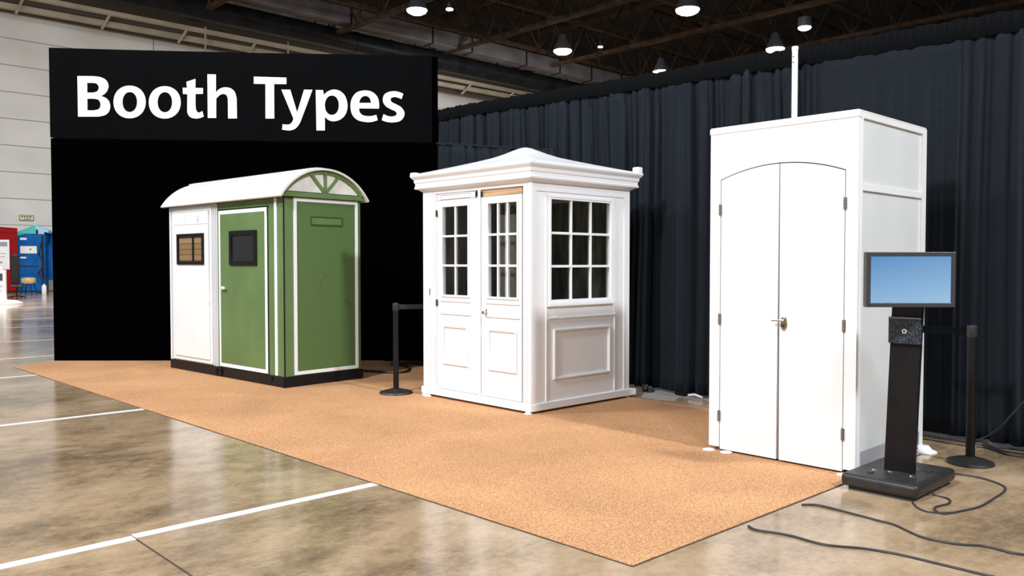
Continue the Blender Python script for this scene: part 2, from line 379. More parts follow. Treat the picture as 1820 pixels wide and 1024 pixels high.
def smooth_outline(pts):
    if all(p[2] for p in pts): return [(p[0], p[1]) for p in pts]
    k = next(i for i, p in enumerate(pts) if p[2]); pts = pts[k:]+pts[:k]+[pts[k]]
    out = []; run = [pts[0]]
    for p in pts[1:]:
        run.append(p)
        if p[2]:
            if len(run) == 2: out.append((run[0][0], run[0][1]))
            else: out += [(q.x, q.y) for q in spline([(a, b, 0) for a, b, _ in run], 6)[:-1]]
            run = [p]
    return out
for ch, outer, holes in glyphs:
    cu = bpy.data.curves.new('letter', 'CURVE'); cu.dimensions = '2D'; cu.fill_mode = 'BOTH'; cu.extrude = .006
    for ol in [outer]+holes:
        q = [onwall(px, py) for px, py in smooth_outline(ol)]
        sp = cu.splines.new('POLY'); sp.points.add(len(q)-1)
        for i, (u, v) in enumerate(q): sp.points[i].co = (u, v, 0, 1)
        sp.use_cyclic_u = True
    tmp = bpy.data.objects.new('letter_curve', cu)
    COL.objects.link(tmp); dg = bpy.context.evaluated_depsgraph_get(); dg.update()
    me = bpy.data.meshes.new_from_object(tmp.evaluated_get(dg)); bpy.data.objects.remove(tmp)
    me.transform(Matrix.Rotation(R(90), 4, 'X')); me.materials.clear(); me.materials.append(M['letter'])
    o = bpy.data.objects.new('letter', me); COL.objects.link(o); o.parent = sg; o.location = (0, -.019, 0)
    o['label'] = 'white letter ' + ch

# ---------------------------------------------------------------- curtains
CA, CB = Vector((7.30,-1.6,0)), Vector((7.43,9.36,0))
def curtx(y):
    if y > 8.8: return 7.44+(y-8.8)*.09
    t = 5.7-y                                   # the run bends gently toward the stand
    return 7.44 - (0 if t < -.6 else .108*(t+.6)**2/2.4 if t < .6 else .108*t)
def ctop(y): return 3.37 + (y-1.9)*.030 if y > 5.7 else 3.484-(5.7-y)*.052
def curtain(ya, yb, xoff, top, lab, seed, flat=0.0, band=.17, bottom=.03, name='curtain', group='black pipe and drape curtains'):
    rnd = random.Random(3); t = thing(name, lab, 'curtain', (curtx((ya+yb)/2)+xoff, (ya+yb)/2, 0), 0, group)
    n = max(60, int((yb-ya)*150)); rows = 22
    ph = [rnd.uniform(0, 6.28) for _ in range(8)]
    def slit(y, per, off, wd, dp, z):
        c = (y+.05*math.sin(y*3.7+off)+off*.1)/per; f = c-math.floor(c)-.5; k = math.floor(c)
        h = math.sin(k*12.9898+off*78.2)*43758.5; h -= math.floor(h)
        f += (h-.5)*.5
        return -dp*(.35+.65*h)*math.exp(-(f*per/wd)**2)
    def fold(y, z):
        q = 1-.75*(flat if flat > .7 else (1.2*max(0, min(1, (4.0-y)*2)) if y > 2.5 else .45+.75*max(0,(y-2.4)*10)))
        d = .021*math.sin(y*17+ph[0]+1.6*math.sin(y*2.1+ph[1])) + .017*math.sin(y*41+ph[2]+1.2*math.sin(y*3.3+ph[3])) + .022*math.sin(y*7.3+ph[4])
        sh = max(0, math.sin(y*4.6+ph[5]))**8 * .05
        gt = min(1, max(0, (3.45-z)/.55)) if band > .1 else 1
        grow = (.55+.45*(1-z/3.5))*(.22+.78*gt)
        sl = slit(y,.27,1.3,.022,.10,z)+slit(y,.41,4.1,.03,.12,z)+slit(y,.153,2.2,.013,.045,z)
        return q*grow*(d-sh)*(1+.12*math.sin(z*1.3+ph[6]+y)) - (q**1.1)*(.35+.65*grow)*sl
    vs = []; mx, my = curtx((ya+yb)/2)+xoff, (ya+yb)/2
    for j in range(rows+1):
        for i in range(n+1):
            y = ya+(yb-ya)*i/n; tp = top(y); z = bottom+(tp-band*.6-bottom)*j/rows
            yy = y + (.012+.03*math.sin(y*2.3))*math.sin(z*1.1+y*3)
            vs.append((curtx(y)+xoff+fold(yy, z)-mx, y-my, z))
    fs = [(j*(n+1)+i, j*(n+1)+i+1, (j+1)*(n+1)+i+1, (j+1)*(n+1)+i) for j in range(rows) for i in range(n)]
    o = G().add(vs, fs).build('drape', M['cloth'], t, smooth=True)
    sd = o.modifiers.new('solid', 'SOLIDIFY'); sd.thickness = .004
    # gathered heading around the rail
    vs = []; m = 10
    for i in range(n+1):
        y = ya+(yb-ya)*i/n; tp = top(y) + .006*math.sin(y*23+ph[1])+.004*math.sin(y*61)
        w = .006*math.sin(y*95+ph[2])+.004*math.sin(y*173+ph[3])
        for k in range(m):
            a = 2*math.pi*k/m
            vs.append((curtx(y)+xoff+((.026 if band > .1 else .012)+w*.6)*math.cos(a)-mx, y-my, tp-band/2 + (band/2)*math.sin(a)+.0*w))
    fs = [(i*m+k, i*m+(k+1) % m, (i+1)*m+(k+1) % m, (i+1)*m+k) for i in range(n) for k in range(m)]
    G().add(vs, fs).build('heading', M['clothband' if band > .1 else 'cloth'], t, smooth=True)
    return t
curtain(5.61,9.62,0,ctop,'dark pleated curtain between the sign wall and the glazed booth',3)
curtain(3.65,5.61,0,ctop,'dark pleated curtain hanging in the gap between glazed booth and plain white booth',5,flat=.15)
curtain(2.35,3.65,0,ctop,'dark flatter curtain right behind the plain white booth and its white pole',6,flat=.6)
curtain(-1.6,2.35,0,ctop,'dark curtain at the right edge behind the screen stand',9,flat=.35)
curtain(6.95,9.25,-.16,lambda y: 2.90+(y-7.9)*.14,'lower black drape hung in front of the main curtain, next to the sign wall',12,flat=.75,band=.03,name='low_drape')
# pipe behind the heading + foot pipe along the floor

# ---------------------------------------------------------------- white pole
pp = dep(1410,200,0); P0 = Vector((7.03,0,0)); d = ray(1412,200); k = 7.03/d.x; P0 = Vector((7.03, d.y*k, 0))
pt = (468-87)/FPX*(P0.dot(FW))+EYE
t = thing('white_pole', 'slim white pole rising behind the plain white booth in front of the curtain', 'pole', tuple(P0))
G().cyl((0,0,.012),(0,0,pt),.026,.026,24).build('pole', M['white'], t, smooth=True)
G().cyl((0,0,pt-.03),(0,0,pt+.004),.029,.029,24).build('end_cap', M['white'], t, smooth=True, bevel=.003)
G().lathe([(.16,0),(.16,.010),(.15,.014),(.03,.02)],n=32).build('base_plate', M['white'], t, smooth=True)
for q in range(2): G().cyl((-.03,-.0,pt-.09-.05*q),(-.022,0,pt-.09-.05*q),.006).build('screw', M['darkmetal'], t)

# ---------------------------------------------------------------- hardware prototypes
def hinge(parent, x, y, z, h=.085, w=.022, material='darkmetal', out=-1):
    g = G().cyl((x+out*.008,y,z-h/2),(x+out*.008,y,z+h/2),.007,.007,12)
    g.box(min(x,x+out*.004),max(x,x+out*.004),y-w/2,y+w/2,z-h*.47,z+h*.47)
    for q in (-.3,0,.3): g.cyl((x+out*.008,y,z+q*h-.003),(x+out*.008,y,z+q*h+.003),.0092,.0092,12)
    return g.build('hinge', M[material], parent, bevel=.001)

# ---------------------------------------------------------------- right booth (plain white, arched double door)
rb = thing('white_booth', 'tall plain white cabinet booth with arched double doors, beside the screen stand', 'booth', (5.36,2.395,CT))
W, DP, HT = 1.113, 1.13, 2.378
oy0, oy1, arch_s, arch_c = .083, 1.027, 2.005, 2.092
def archpts(a, b, n=24):
    mid = (oy0+oy1)/2; hw = (oy1-oy0)/2; rise = arch_c-arch_s; rad = (hw*hw+rise*rise)/(2*rise)
    f = lambda y: arch_c-rad+math.sqrt(rad*rad-(y-mid)**2)
    return [(a+(b-a)*i/n, f(a+(b-a)*i/n)) for i in range(n+1)]
fnx = lambda u, v, w: (w, u, v)
poly = [(0,.03),(0,HT),(W,HT),(W,.03),(oy1,.03)] + archpts(oy1, oy0) + [(oy0,.03)]
G().prism(poly, (0,.035), fnx).build('front_panel', M['panelwhite'], rb, bevel=.0015)
fr = G().box(-.005,.035,-.004,W+.004,HT-.036,HT+.004)
fr.build('top_rail', M['panelwhite'], rb, bevel=.0015)
G().box(0,DP,0,W,HT+.0045,HT+.012).build('roof_panel', M['panelwhite'], rb, bevel=.002)
# side facing the screen stand: posts, rails, inset panels
sf = G().box(.036,.062,-.004,.03,.0,HT).box(DP-.075,DP,-.004,.05,0,HT)
sf.box(.062,DP-.075,-.004,.03,HT-.04,HT).box(.062,DP-.075,-.004,.03,1.868,1.912).box(.062,DP-.075,-.004,.03,.03,.12)
sf.build('side_frame', M['panelwhite'], rb, bevel=.0015)
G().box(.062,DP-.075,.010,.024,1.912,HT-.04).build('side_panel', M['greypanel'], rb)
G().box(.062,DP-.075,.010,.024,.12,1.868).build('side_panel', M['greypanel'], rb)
G().box(.062,DP-.08,-.0085,-.0045,.05,.15).build('kick_strip', mat('grey_film', (.36,.38,.42), .3), rb)
G().box(.036,DP,W-.03,W,.03,HT).build('side_wall', M['panelwhite'], rb, bevel=.002)
G().box(DP-.03,DP-.0005,.051,W-.031,.03,HT).build('back_panel', M['panelwhite'], rb)
G().box(.04,DP-.04,.035,W-.035,.03,.05).build('floor_panel', M['interior'], rb)
mid = .553
for side, (a, b) in enumerate(((mid+.006, oy1-.006), (oy0+.006, mid-.001))):
    ap = archpts(b, a); ap = [(y, z-.007) for y, z in ap]
    if side == 0: pl = [(a+.006,.014),(b,.014)] + ap
    else: pl = [(a,.014),(b-.007,.014)] + ap
    d = G().prism(pl, (.002,.032), fnx).build('door', M['panelwhite'], rb, bevel=.0015)
    for z in (1.785,.98,.262): hinge(d, -.001, (oy1-.001 if side == 0 else oy0+.001), z, .082, .024, 'satindark')
    if side:
        ey, ez = .512, .985
        G().lathe([(.001,0),(.024,0),(.024,.006),(.019,.011),(.001,.012)], n=28, axis='x').build('escutcheon', M['brass'], d, smooth=True)
        o = [k for k in COL.objects if k.name.startswith('escutcheon')][-1]; o.rotation_euler = (0,0,math.pi); o.scale = (1,1,2.1); o.location = (.0015,ey,ez-.01)
        G().cyl((0,ey,ez+.01),(-.045,ey,ez+.01),.009,.008,16).box(-.052,-.040,ey-.02,ey+.07,ez+.004,ez+.016).build('lever', M['chrome'], d, bevel=.002)
        G().cyl((-.008,ey,ez-.03),(-.016,ey,ez-.03),.008,.007,16).build('keyhole', M['darkmetal'], d, smooth=True)
G().lathe([(.085,-CT),(.086,-.002),(.05,.015),(.03,.04)], (DP-.03,-.03,0), n=28).build('foot', M['white'], rb, smooth=True)
for x, y in ((-.03,W-.02),(-.02,.95),(-.03,.06),(DP-.05,W-.03)):
    G().lathe([(.045,0),(.045,.005),(.03,.010),(.012,.012)], (x,y,0), n=20).build('foot', M['white'], rb, smooth=True)

# ---------------------------------------------------------------- middle booth (glazed kiosk)
mb = thing('glazed_booth', 'white panelled booth with glazed double doors and a pyramid roof, in the middle', 'booth', (5.38,5.43,CT))
X, Y = 1.44, 1.61
def sweep(prof, hx0, hx1, hy0, hy1):
    """stepped moulding around a rectangle: prof of (overhang, z)"""
    vs = []
    for o, z in prof: vs += [(hx0-o,hy0-o,z),(hx1+o,hy0-o,z),(hx1+o,hy1+o,z),(hx0-o,hy1+o,z)]
    m = len(prof); fs = [(j*4+i, j*4+(i+1) % 4, (j+1)*4+(i+1) % 4, (j+1)*4+i) for j in range(m-1) for i in range(4)]
    fs += [(0,3,2,1), tuple((m-1)*4+i for i in range(4))]
    return G().add(vs, fs)
# plinth & feet
g = sweep([(.012,.022),(.012,.088),(.004,.094),(-.01,.096)], 0, X+.02, 0, Y+.01)
g.box(X+.03,X+.10,-.012,.09,.022,.085)
g.build('plinth', M['white'], mb, bevel=.003)
for x, y in ((.02,.03),(.02,Y-.03),(-.015,Y-.12),(X+.03,.05),(X-.02,Y-.05)):
    G().lathe([(.038,0),(.04,.006),(.026,.014),(.02,.0225)], (x-.02,y,0), n=20).build('foot', M['white'], mb, smooth=True)
# corner posts, fluted on the door side
for (a, b, c, d_, fl) in ((0,.07,0,.10,(.018,.045,.072)),(0,.07,1.42,Y,(1.445,1.475,1.505,1.555)),(X-.09,X,0,.07,()),(X-.08,X,Y-.08,Y,())):
    g = G().box(a,b,c,d_,.095,2.17)
    for y in fl: g.cyl((-.001,y,.11),(-.001,y,2.13),.0075,.0075,10)
    if c == 0 and a == 0: g.box(-.006,.03,-.008,.012,.095,2.165)
    g.build('corner_post', M['white'], mb, bevel=.003)
# entablature beam
g = G().box(.0,.06,.10,1.42,2.105,2.17).box(.07,X-.09,.0,.05,2.06,2.17).box(.07,X-.08,Y-.05,Y,2.06,2.17).box(X-.05,X,.07,Y-.08,2.06,2.17)
g.build('top_beam', M['white'], mb, bevel=.002)
pr_ = [(.0,2.135),(.02,2.150),(.035,2.160),(.062,2.168),(.066,2.185),(.058,2.192),(.058,2.222),(.066,2.232),(.070,2.262),(.092,2.288),(.098,2.300),(.098,2.312),(.085,2.318)]
sweep(pr_, 0, X, 0, Y).build('cornice', M['white'], mb, bevel=.0015)
# pyramid roof with a slightly swept profile and soft cap
cx_, cy_ = X/2, Y/2; vs = []; N = 12
prof = [(1.0,2.312),(.985,2.322),(.8,2.362),(.6,2.408),(.42,2.452),(.30,2.488),(.21,2.527),(.14,2.560),(.08,2.582),(.03,2.592)]
hx, hy = X/2+.09, Y/2+.09
for s, z in prof:
    for k in range(4*N):
        e_, f_ = divmod(k, N); t = f_/N*2-1
        x, y = [(t,-1),(1,t),(-t,1),(-1,-t)][e_]
        rnd = max(0, (.35-s)/.35); L2 = math.hypot(x, y)
        x, y = x*(1-rnd)+x/L2*rnd*.95, y*(1-rnd)+y/L2*rnd*.95
        vs.append((cx_+hx*s*x, cy_+hy*s*y, z))
n4 = 4*N; fs = [(j*n4+i, j*n4+(i+1) % n4, (j+1)*n4+(i+1) % n4, (j+1)*n4+i) for j in range(len(prof)-1) for i in range(n4)]
fs += [tuple(range(n4))[::-1], tuple((len(prof)-1)*n4+i for i in range(n4))]
G().add(vs, fs).build('roof', M['white'], mb, smooth=True)
for (x, y, h) in ((X+.055,-.055,.09),(-.055,-.055,.035),(-.06,Y+.06,.04),(X+.05,Y+.05,.05)):
    G().box(x-.04,x+.04,y-.04,y+.04,2.305,2.312+h*.75).build('corner_block', M['white'], mb, bevel=.014, seg=3)
# doors
def glazed_door(y0, y1, gy0, gy1, cols, name='door'):
    z0, z1, gz0, gz1 = .10, 2.035, 1.07, 1.965
    g = G().box(.008,.045,y0,y1,z0,gz0-.0).box(.008,.045,y0,gy0,gz0,z1).box(.008,.045,gy1,y1,gz0,z1).box(.008,.045,gy0,gy1,gz1,z1)
    d = g.build(name, M['white'], mb, bevel=.0015)
    G().ring(gy0-.022,gy1+.022,gz0-.022,gz1+.022,.022,-.002,.008).build('glazing_bead', M['white'], d, bevel=.003)
    g = G()
    for c in range(1, cols):
        y = gy0+(gy1-gy0)*c/cols; g.box(.004,.03,y-.010,y+.010,gz0,gz1)
    for r_ in (1, 2):
        z = gz0+(gz1-gz0)*r_/3; g.box(.005,.029,gy0,gy1,z-.011,z+.011)
    g.build('glazing_bars', M['white'], d, bevel=.003)
    G().box(.020,.024,gy0,gy1,gz0,gz1).build('pane', M['glass'], d)
    G().box(-.002,.008,gy0-.04,gy1+.04,.870,.884).box(-.001,.008,gy0-.04,gy1+.04,1.000,1.010).build('rail_moulding', M['white'], d, bevel=.003)
    G().ring(gy0+.0,gy1-.0,.355,.760,.024,-.004,.008).ring(gy0+.006,gy1-.006,.361,.754,.008,-.008,.002).build('lower_panel_moulding', M['white'], d, bevel=.003)
    return d
dl = glazed_door(.735,1.385,.890,1.286,2)
dr = glazed_door(.125,.690,.186,.586,3)
G().box(.0,.05,.695,.730,.095,2.105).build('centre_post', M['white'], mb, bevel=.002)
G().box(.004,.04,1.388,1.418,.095,2.105).build('door_jamb', M['white'], mb, bevel=.002)
G().box(.012,.045,.735,1.385,2.040,2.103).ring(.85,1.33,2.045,2.10,.01,.004,.012).build('transom_panel', M['white'], mb, bevel=.002)
G().box(.014,.045,.125,.690,2.040,2.103).build('transom_board', M['wood'], mb, label='raw wood board over the right door')
G().lathe([(.001,0),(.014,0),(.014,.01),(.008,.016),(.008,.03),(.017,.037),(.017,.047),(.001,.052)], n=24, axis='x').build('knob', M['chrome'], dr, smooth=True)
o = [k for k in COL.objects if k.name.startswith('knob')][-1]; o.rotation_euler = (0,0,math.pi); o.location = (.008,.615,.915)
G().box(.001,.009,.607,.622,.88,.95).build('lock_plate', M['chrome'], dr, bevel=.002)
for z in (1.905,.985): hinge(dl, -.0, 1.375, z, .07, .018, 'darkmetal')
g = G().box(-.004,.004,.745,.760,2.045,2.10).cyl((-.01,.7525,2.03),(-.01,.7525,2.09),.005)
g.build('bolt', M['darkmetal'], dl); G().box(-.004,.004,.67,.688,2.035,2.09).build('bolt', M['darkmetal'], dr)
G().box(-.006,.001,1.480,1.498,1.06,1.13).cyl((-.006,1.489,1.10),(-.016,1.489,1.10),.007).build('keyhole_plate', M['chrome'], mb, bevel=.002)
# window side
fy = lambda u, v, w: (u, w, v)
g = G().box(.071,X-.091,.008,.045,.095,1.04).box(.071,.275,.008,.045,1.04,2.06).box(1.125,X-.091,.008,.045,1.04,2.06).box(.275,1.125,.008,.045,2.0,2.06)
ws_ = g.build('window_wall', M['white'], mb, bevel=.0015)
G().ring(.232,1.165,1.005,2.035,.043,-.003,.009,fy).ring(.245,1.152,1.018,2.022,.012,-.008,-.002,fy).build('window_frame', M['white'], ws_, bevel=.003)
g = G()
for c in (1, 2): x = .275+.85*c/3; g.box(x-.011,x+.011,.004,.03,1.045,2.0)
for r_ in (1, 2): z = 1.05+.94*r_/3; g.box(.275,1.125,.005,.029,z-.012,z+.012)
g.build('glazing_bars', M['white'], ws_, bevel=.003)
G().box(.275,1.125,.020,.024,1.045,2.0).build('pane', M['glass'], ws_)
G().box(.225,1.175,-.022,.010,.985,1.004).box(.232,1.168,-.012,.010,1.0045,1.018).build('window_sill', M['white'], ws_, bevel=.003)
G().box(.235,1.215,-.006,.010,.868,.884).build('rail_moulding', M['white'], ws_, bevel=.003)
G().ring(.305,1.130,.290,.772,.026,-.006,.009,fy).ring(.312,1.123,.297,.765,.010,-.012,-.004,fy).build('lower_panel_moulding', M['white'], ws_, bevel=.003)
for a in (1.20,.205): G().box(a,a+.008,-.002,.010,.10,2.06).build('edge_bead', M['white'], ws_)
# hidden walls and lining
G().box(.08,X-.082,Y-.045,Y-.002,.095,2.06).build('side_wall', M['white'], mb)
G().box(X-.045,X-.002,.071,Y-.081,.095,2.06).build('back_wall', M['white'], mb)
g = G().box(.08,X-.06,Y-.065,Y-.047,.12,2.05).box(X-.065,X-.047,.08,Y-.07,.12,2.05).box(.05,X-.05,.05,Y-.05,.097,.118).box(.065,X-.055,.055,Y-.055,2.12,2.135)
g.build('lining', M['interior'], mb)
G().box(.14,.165,.15,.76,.12,1.86).build('reflection_board', M['reflblock'], mb, label='added pale block patterned board imitating a reflection in the door glass')  # added board and posts imitate what the right door glass reflects
G().box(.118,.137,.42,.47,.12,2.0).build('added_post', M['white'], mb)
G().box(.12,.134,.60,.62,.12,2.0).build('added_post', M['darkmetal'], mb)

# ---------------------------------------------------------------- green booth
gb = thing('green_booth', 'green and white twin cabin with a white barrel roof, in front of the sign wall', 'booth', (4.548,8.479,CT), R(4.2))
LN, DX = 2.72, 1.05
# black skid base, two sections
for a, b in ((0,1.445),(1.475,LN+.015)):
    g = G().box(-.012,DX+.012,a-.012,b,0,.118)
    g.build('skid_base', M['black'], gb, bevel=.006)
for y in (1.40,1.50): G().box(-.03,-.0125,y-.035,y+.035,.02,.11).cyl((-.03,y,.075),(-.04,y,.075),.015).build('base_bracket', M['black'], gb, bevel=.003)
for q_ in ((-.026,-.0125,.24,.31,.06,.10),(-.026,-.0125,-.012,.05,.01,.11),(.99,1.06,-.03,-.0125,.01,.11)): G().box(*q_).build('base_bracket', M['black'], gb, bevel=.003)
# green body
G().box(.0,DX,.0,1.455,.119,2.128).build('cabin_body', M['green'], gb, bevel=.004)
G().box(-.004,.004,-.004,.014,.12,2.125).build('corner_seam', M['black'], gb)
# white body
G().box(.004,DX,1.49,LN,.119,2.128).build('cabin_body', M['ltgrey'], gb, bevel=.004, label='pale grey framed half of the cabin')
G().box(.01,DX-.01,1.456,1.489,.12,2.12).build('gap_strip', M['rubber'], gb)
G().box(-.012,.003,1.555,1.566,.12,2.10).box(-.012,-.001,1.461,1.476,.12,2.11).box(-.012,.0035,1.505,1.518,.12,2.10).build('edge_strip', M['palewhite'], gb)
G().box(-.010,.003,2.685,LN+.003,.12,2.12).build('edge_strip', M['palewhite'], gb)
G().ring(1.60,2.645,.135,2.10,.05,-.012,.003).build('door_frame', M['palewhite'], gb, bevel=.002)
# white door
d = G().box(-.028,.0,1.66,2.575,.185,2.045).build('door', M['palewhite'], gb, bevel=.005)
G().box(-.0305,-.028,1.665,2.57,1.885,1.892).box(-.0305,-.028,2.255,2.262,1.892,2.04).build('seam', M['ltgrey'], d)
G().box(-.031,-.028,1.89,1.925,1.91,1.965).cyl((-.03,1.9075,1.985),(-.033,1.9075,1.985),.010).build('door_label', M['ltgrey'], d)
G().ring(1.755,2.462,1.375,1.770,.045,-.045,-.020).box(-.040,-.02,2.015,2.050,1.42,1.725).build('window_frame', M['black'], d, bevel=.003)
G().box(-.027,-.0285,1.80,2.015,1.42,1.725).build('pane', M['reflblock'], d)  # block pattern paints the brownish reflection into both panes
G().box(-.027,-.0285,2.05,2.418,1.42,1.725).build('pane', M['reflblock'], d)
G().box(-.034,-.0295,1.80,2.417,1.42,1.725).build('window_glass', M['brownglass'], d)
# green door with white trim
G().ring(.335,1.425,.130,2.030,.046,-.014,.0).build('door_trim', M['white'], gb, bevel=.003)
G().box(-.010,-.0,.31,1.44,2.034,2.046).box(-.008,0,.322,.333,.13,2.04).build('door_seal', M['black'], gb)
d = G().box(-.018,-.001,.384,1.376,.178,1.982).build('door', M['green'], gb, bevel=.003)
G().ring(.532,1.136,1.368,1.778,.055,-.040,-.015).build('window_frame', M['black'], d, bevel=.004)
G().box(-.024,-.019,.587,1.081,1.423,1.723).build('pane', mat('smoked_pane', (.02,.022,.026), .12), d)
G().cyl((-.018,1.30,1.09),(-.05,1.30,1.09),.022,.02,20).box(-.062,-.046,1.215,1.335,1.078,1.102).build('handle', M['satin'], d, bevel=.003)
G().box(-.013,0,.140,.182,.125,2.125).build('corner_trim', M['white'], gb, bevel=.002)
# gable end side
G().ring(.118,1.004,.130,2.128,.040,-.013,.0,fy).build('side_trim', M['white'], gb, bevel=.002)
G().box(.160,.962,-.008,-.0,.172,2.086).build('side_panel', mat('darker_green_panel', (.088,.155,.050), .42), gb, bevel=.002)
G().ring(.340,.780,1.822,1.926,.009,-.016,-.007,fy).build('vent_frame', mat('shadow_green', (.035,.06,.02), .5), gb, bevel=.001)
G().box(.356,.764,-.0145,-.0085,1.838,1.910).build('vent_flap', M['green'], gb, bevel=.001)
m = mat('scuff_mark', (.07,.125,.04), .6); g = G()
for pts in ([(.50,1.25),(.47,1.20),(.46,1.13),(.45,1.08)],[(.78,1.02),(.80,.96),(.84,.93),(.87,.91),(.90,.92)],[(.83,.93),(.86,.89),(.88,.88)],[(.66,1.33),(.655,1.28)],[(.52,1.24),(.56,1.26)]):
    g.tube([(x,-.0085,z) for x, z in pts], .004, 6)
g.build('scuff_marks', m, gb)
# barrel roof
RC, RISE, HWD = .510, .345, .612
RAD = (HWD**2+RISE**2)/(2*RISE); ZC = 2.478-RAD
def arc(rad, n=36, lim=None):
    a0 = math.asin(min(1, HWD/RAD)) if lim is None else lim
    return [(RC+rad*math.sin(a), ZC+rad*math.cos(a)) for a in [(-a0+2*a0*i/n) for i in range(n+1)]]
outer, inner = arc(RAD), arc(RAD-.022)
y0, y1 = -.085, LN+.06
n = len(outer); vs = []
for y in (y0, y1): vs += [(x, y, z) for x, z in outer] + [(x, y, z) for x, z in inner]
fs = [(i, i+1, 2*n+i+1, 2*n+i) for i in range(n-1)] + [(n+i, n+i+1, 3*n+i+1, 3*n+i) for i in range(n-1)]
fs += [(i, i+1, n+i+1, n+i) for i in range(n-1)] + [(2*n+i, 2*n+i+1, 3*n+i+1, 3*n+i) for i in range(n-1)] + [(0, n, 3*n, 2*n), (n-1, 2*n-1, 4*n-1, 3*n-1)]
roof = G().add(vs, fs).build('roof', M['roofwhite'], gb, smooth=True)
g = G()
for k in range(26):
    y = .0+k*(LN/26)+.02; a = arc(RAD+.003, 18, .98)
    g.tube([(x, y, z) for x, z in a], .0038, 6)
g.build('roof_ribs', M['roofwhite'], roof, smooth=True)
g = G(); a = [(RC+(RAD+.016)*math.sin(q), ZC+(RAD+.016)*math.cos(q)) for q in (-.30,-.2,-.1,0,.1,.2,.30)]; b = [(RC+(RAD+.001)*math.sin(q), ZC+(RAD+.001)*math.cos(q)) for q in (.30,-.30)]
g.prism(a+b, (y0+.10,y1), fy); g.build('ridge_cap', M['roofwhite'], roof)
# gable fan
g = G(); o1, i1 = arc(RAD-.0225), arc(RAD-.060)
o1 = [p for p in o1 if p[1] > 2.135]; i1 = [p for p in i1 if p[1] > 2.135]
g.prism(o1+i1[::-1], (-.050,-.012), fy)
g.box(o1[0][0]+.005,o1[-1][0]-.005,-.050,-.012,2.136,2.190)
cx0, cz0 = .525, 2.190
for ang in (90, 48, 132):
    dx, dz = math.cos(R(ang)), math.sin(R(ang)); L_ = .25 if ang == 90 else .30
    while math.hypot(cx0+dx*L_-RC, cz0+dz*L_-ZC) < RAD-.05: L_ += .01
    px_, pz_ = -dz*.018, dx*.018
    g.prism([(cx0+px_,cz0+pz_),(cx0-px_,cz0-pz_),(cx0+dx*L_-px_,cz0+dz*L_-pz_),(cx0+dx*L_+px_,cz0+dz*L_+pz_)], (-.048,-.014), fy)
g.build('gable_frame', M['green'], gb, bevel=.0015)
pts = [p for p in arc(RAD-.05) if p[1] > 2.18]
G().prism(pts, (-.026,-.0145), fy).build('gable_panel', M['roofwhite'], gb)
G().prism([p for p in arc(RAD-.03) if p[1] > 2.14], (LN-.02,LN), fy).build('gable_panel', M['roofwhite'], gb)
# cable behind the booth
def cable(name, pts, r, label, z=None, group=None, sub=8, m='cable', fm=True):
    P = []
    for p in pts:
        h = (p[2] if len(p) > 2 else (z or 0)) + r
        P.append(tuple(onz(p[0], p[1], h)))
    o = G().tube(spline(P, sub), r, 8).build(name, M[m], smooth=True)
    return tag(o, label, 'cable', group)
cable('hose', [(630,658),(700,662),(722,660),(727,654),(716,649),(695,648)], .016, 'thick black hose looping on the carpet behind the first belt post', z=CT)

# ---------------------------------------------------------------- belt posts
def belt_post(loc, label):
    t = thing('belt_post', label, 'barrier post', loc, 0, 'black retractable belt posts')
    G().lathe([(.175,0),(.178,.008),(.172,.020),(.13,.032),(.07,.045),(.045,.052)], n=48).build('base', M['softblack'], t, smooth=True)
    G().cyl((0,0,.05),(0,0,.885),.030,.030,28).build('pole', M['black'], t, smooth=True)
    G().lathe([(.031,.885),(.034,.889),(.034,.958),(.031,.968),(.001,.970)], n=28).build('belt_head', M['softblack'], t, smooth=True)
    return t
p1 = onz(704,699,CT); bp1 = belt_post(tuple(p1), 'black belt post on the carpet between green and glazed booths')
p2 = onz(1724,824,0); bp2 = belt_post(tuple(p2), 'black belt post on the concrete right of the screen stand')
for o in [k for k in COL.objects if k.parent == bp2 and k.name.startswith('base')]: o.scale = (.86,.86,1)
def belt(post, end, w=.052):
    b = G(); a = Vector((.034*(1 if end[0] > 0 else -1)*0, 0, 0)); e = Vector(end); d = e.normalized(); nrm = Vector((-d.y,d.x,0))*.001
    s0 = d*.033; vs = []
    K_ = 14
    for i in range(K_+1):
        p = s0+(e-s0)*(i/K_); sag = -.012*math.sin(math.pi*i/K_)
        for q in (-1, 1):
            for zz in (.925-w/2, .925+w/2): vs.append((p.x+nrm.x*q, p.y+nrm.y*q, zz+sag))
    fs = [(4*i+a_, 4*i+b_, 4*i+4+b_, 4*i+4+a_) for i in range(K_) for a_, b_ in ((0,1),(1,3),(3,2),(2,0))] + [(0,1,3,2), tuple(4*K_+q for q in (0,2,3,1))]
    b.add(vs, fs).build('belt', M['belt' if post is bp1 else 'clothband'], post)
belt(bp1, (1.58,.02,0)); belt(bp2, (.32,1.6,0))

# ---------------------------------------------------------------- screen stand
ks = thing('screen_stand', 'black pedestal screen stand with a lit blue monitor, right of the plain white booth', 'display stand', (5.34,2.10,0))
bx0, bx1, by0, by1 = -.318, .315, -.225, .238
G().box(bx0+.035,bx1-.03,by0+.03,by1-.04,0,.04).build('base_plinth', M['rubber'], ks)
o = G().box(bx0,bx1,by0,by1,.022,.104).build('base', M['softblack'], ks, bevel=.030, seg=5, smooth=True)
cw = .088
vs = []
for z, dy, dx in ((.098,0,0),(1.28,-.042,.0)):
    vs += [(-.045+dx,-.10+dy,z),(-.010+dx,-.10+dy,z),(-.010+dx,.082+dy,z),(-.045+dx,.082+dy,z)]
G().add(vs, [(0,3,2,1),(4,5,6,7),(0,1,5,4),(1,2,6,5),(2,3,7,6),(3,0,4,7)]).build('column', M['black'], ks, bevel=.003)
kp = G().box(-.078,-.046,-.142,.052,.905,1.070).build('keypad', M['keypad'], ks, bevel=.004)
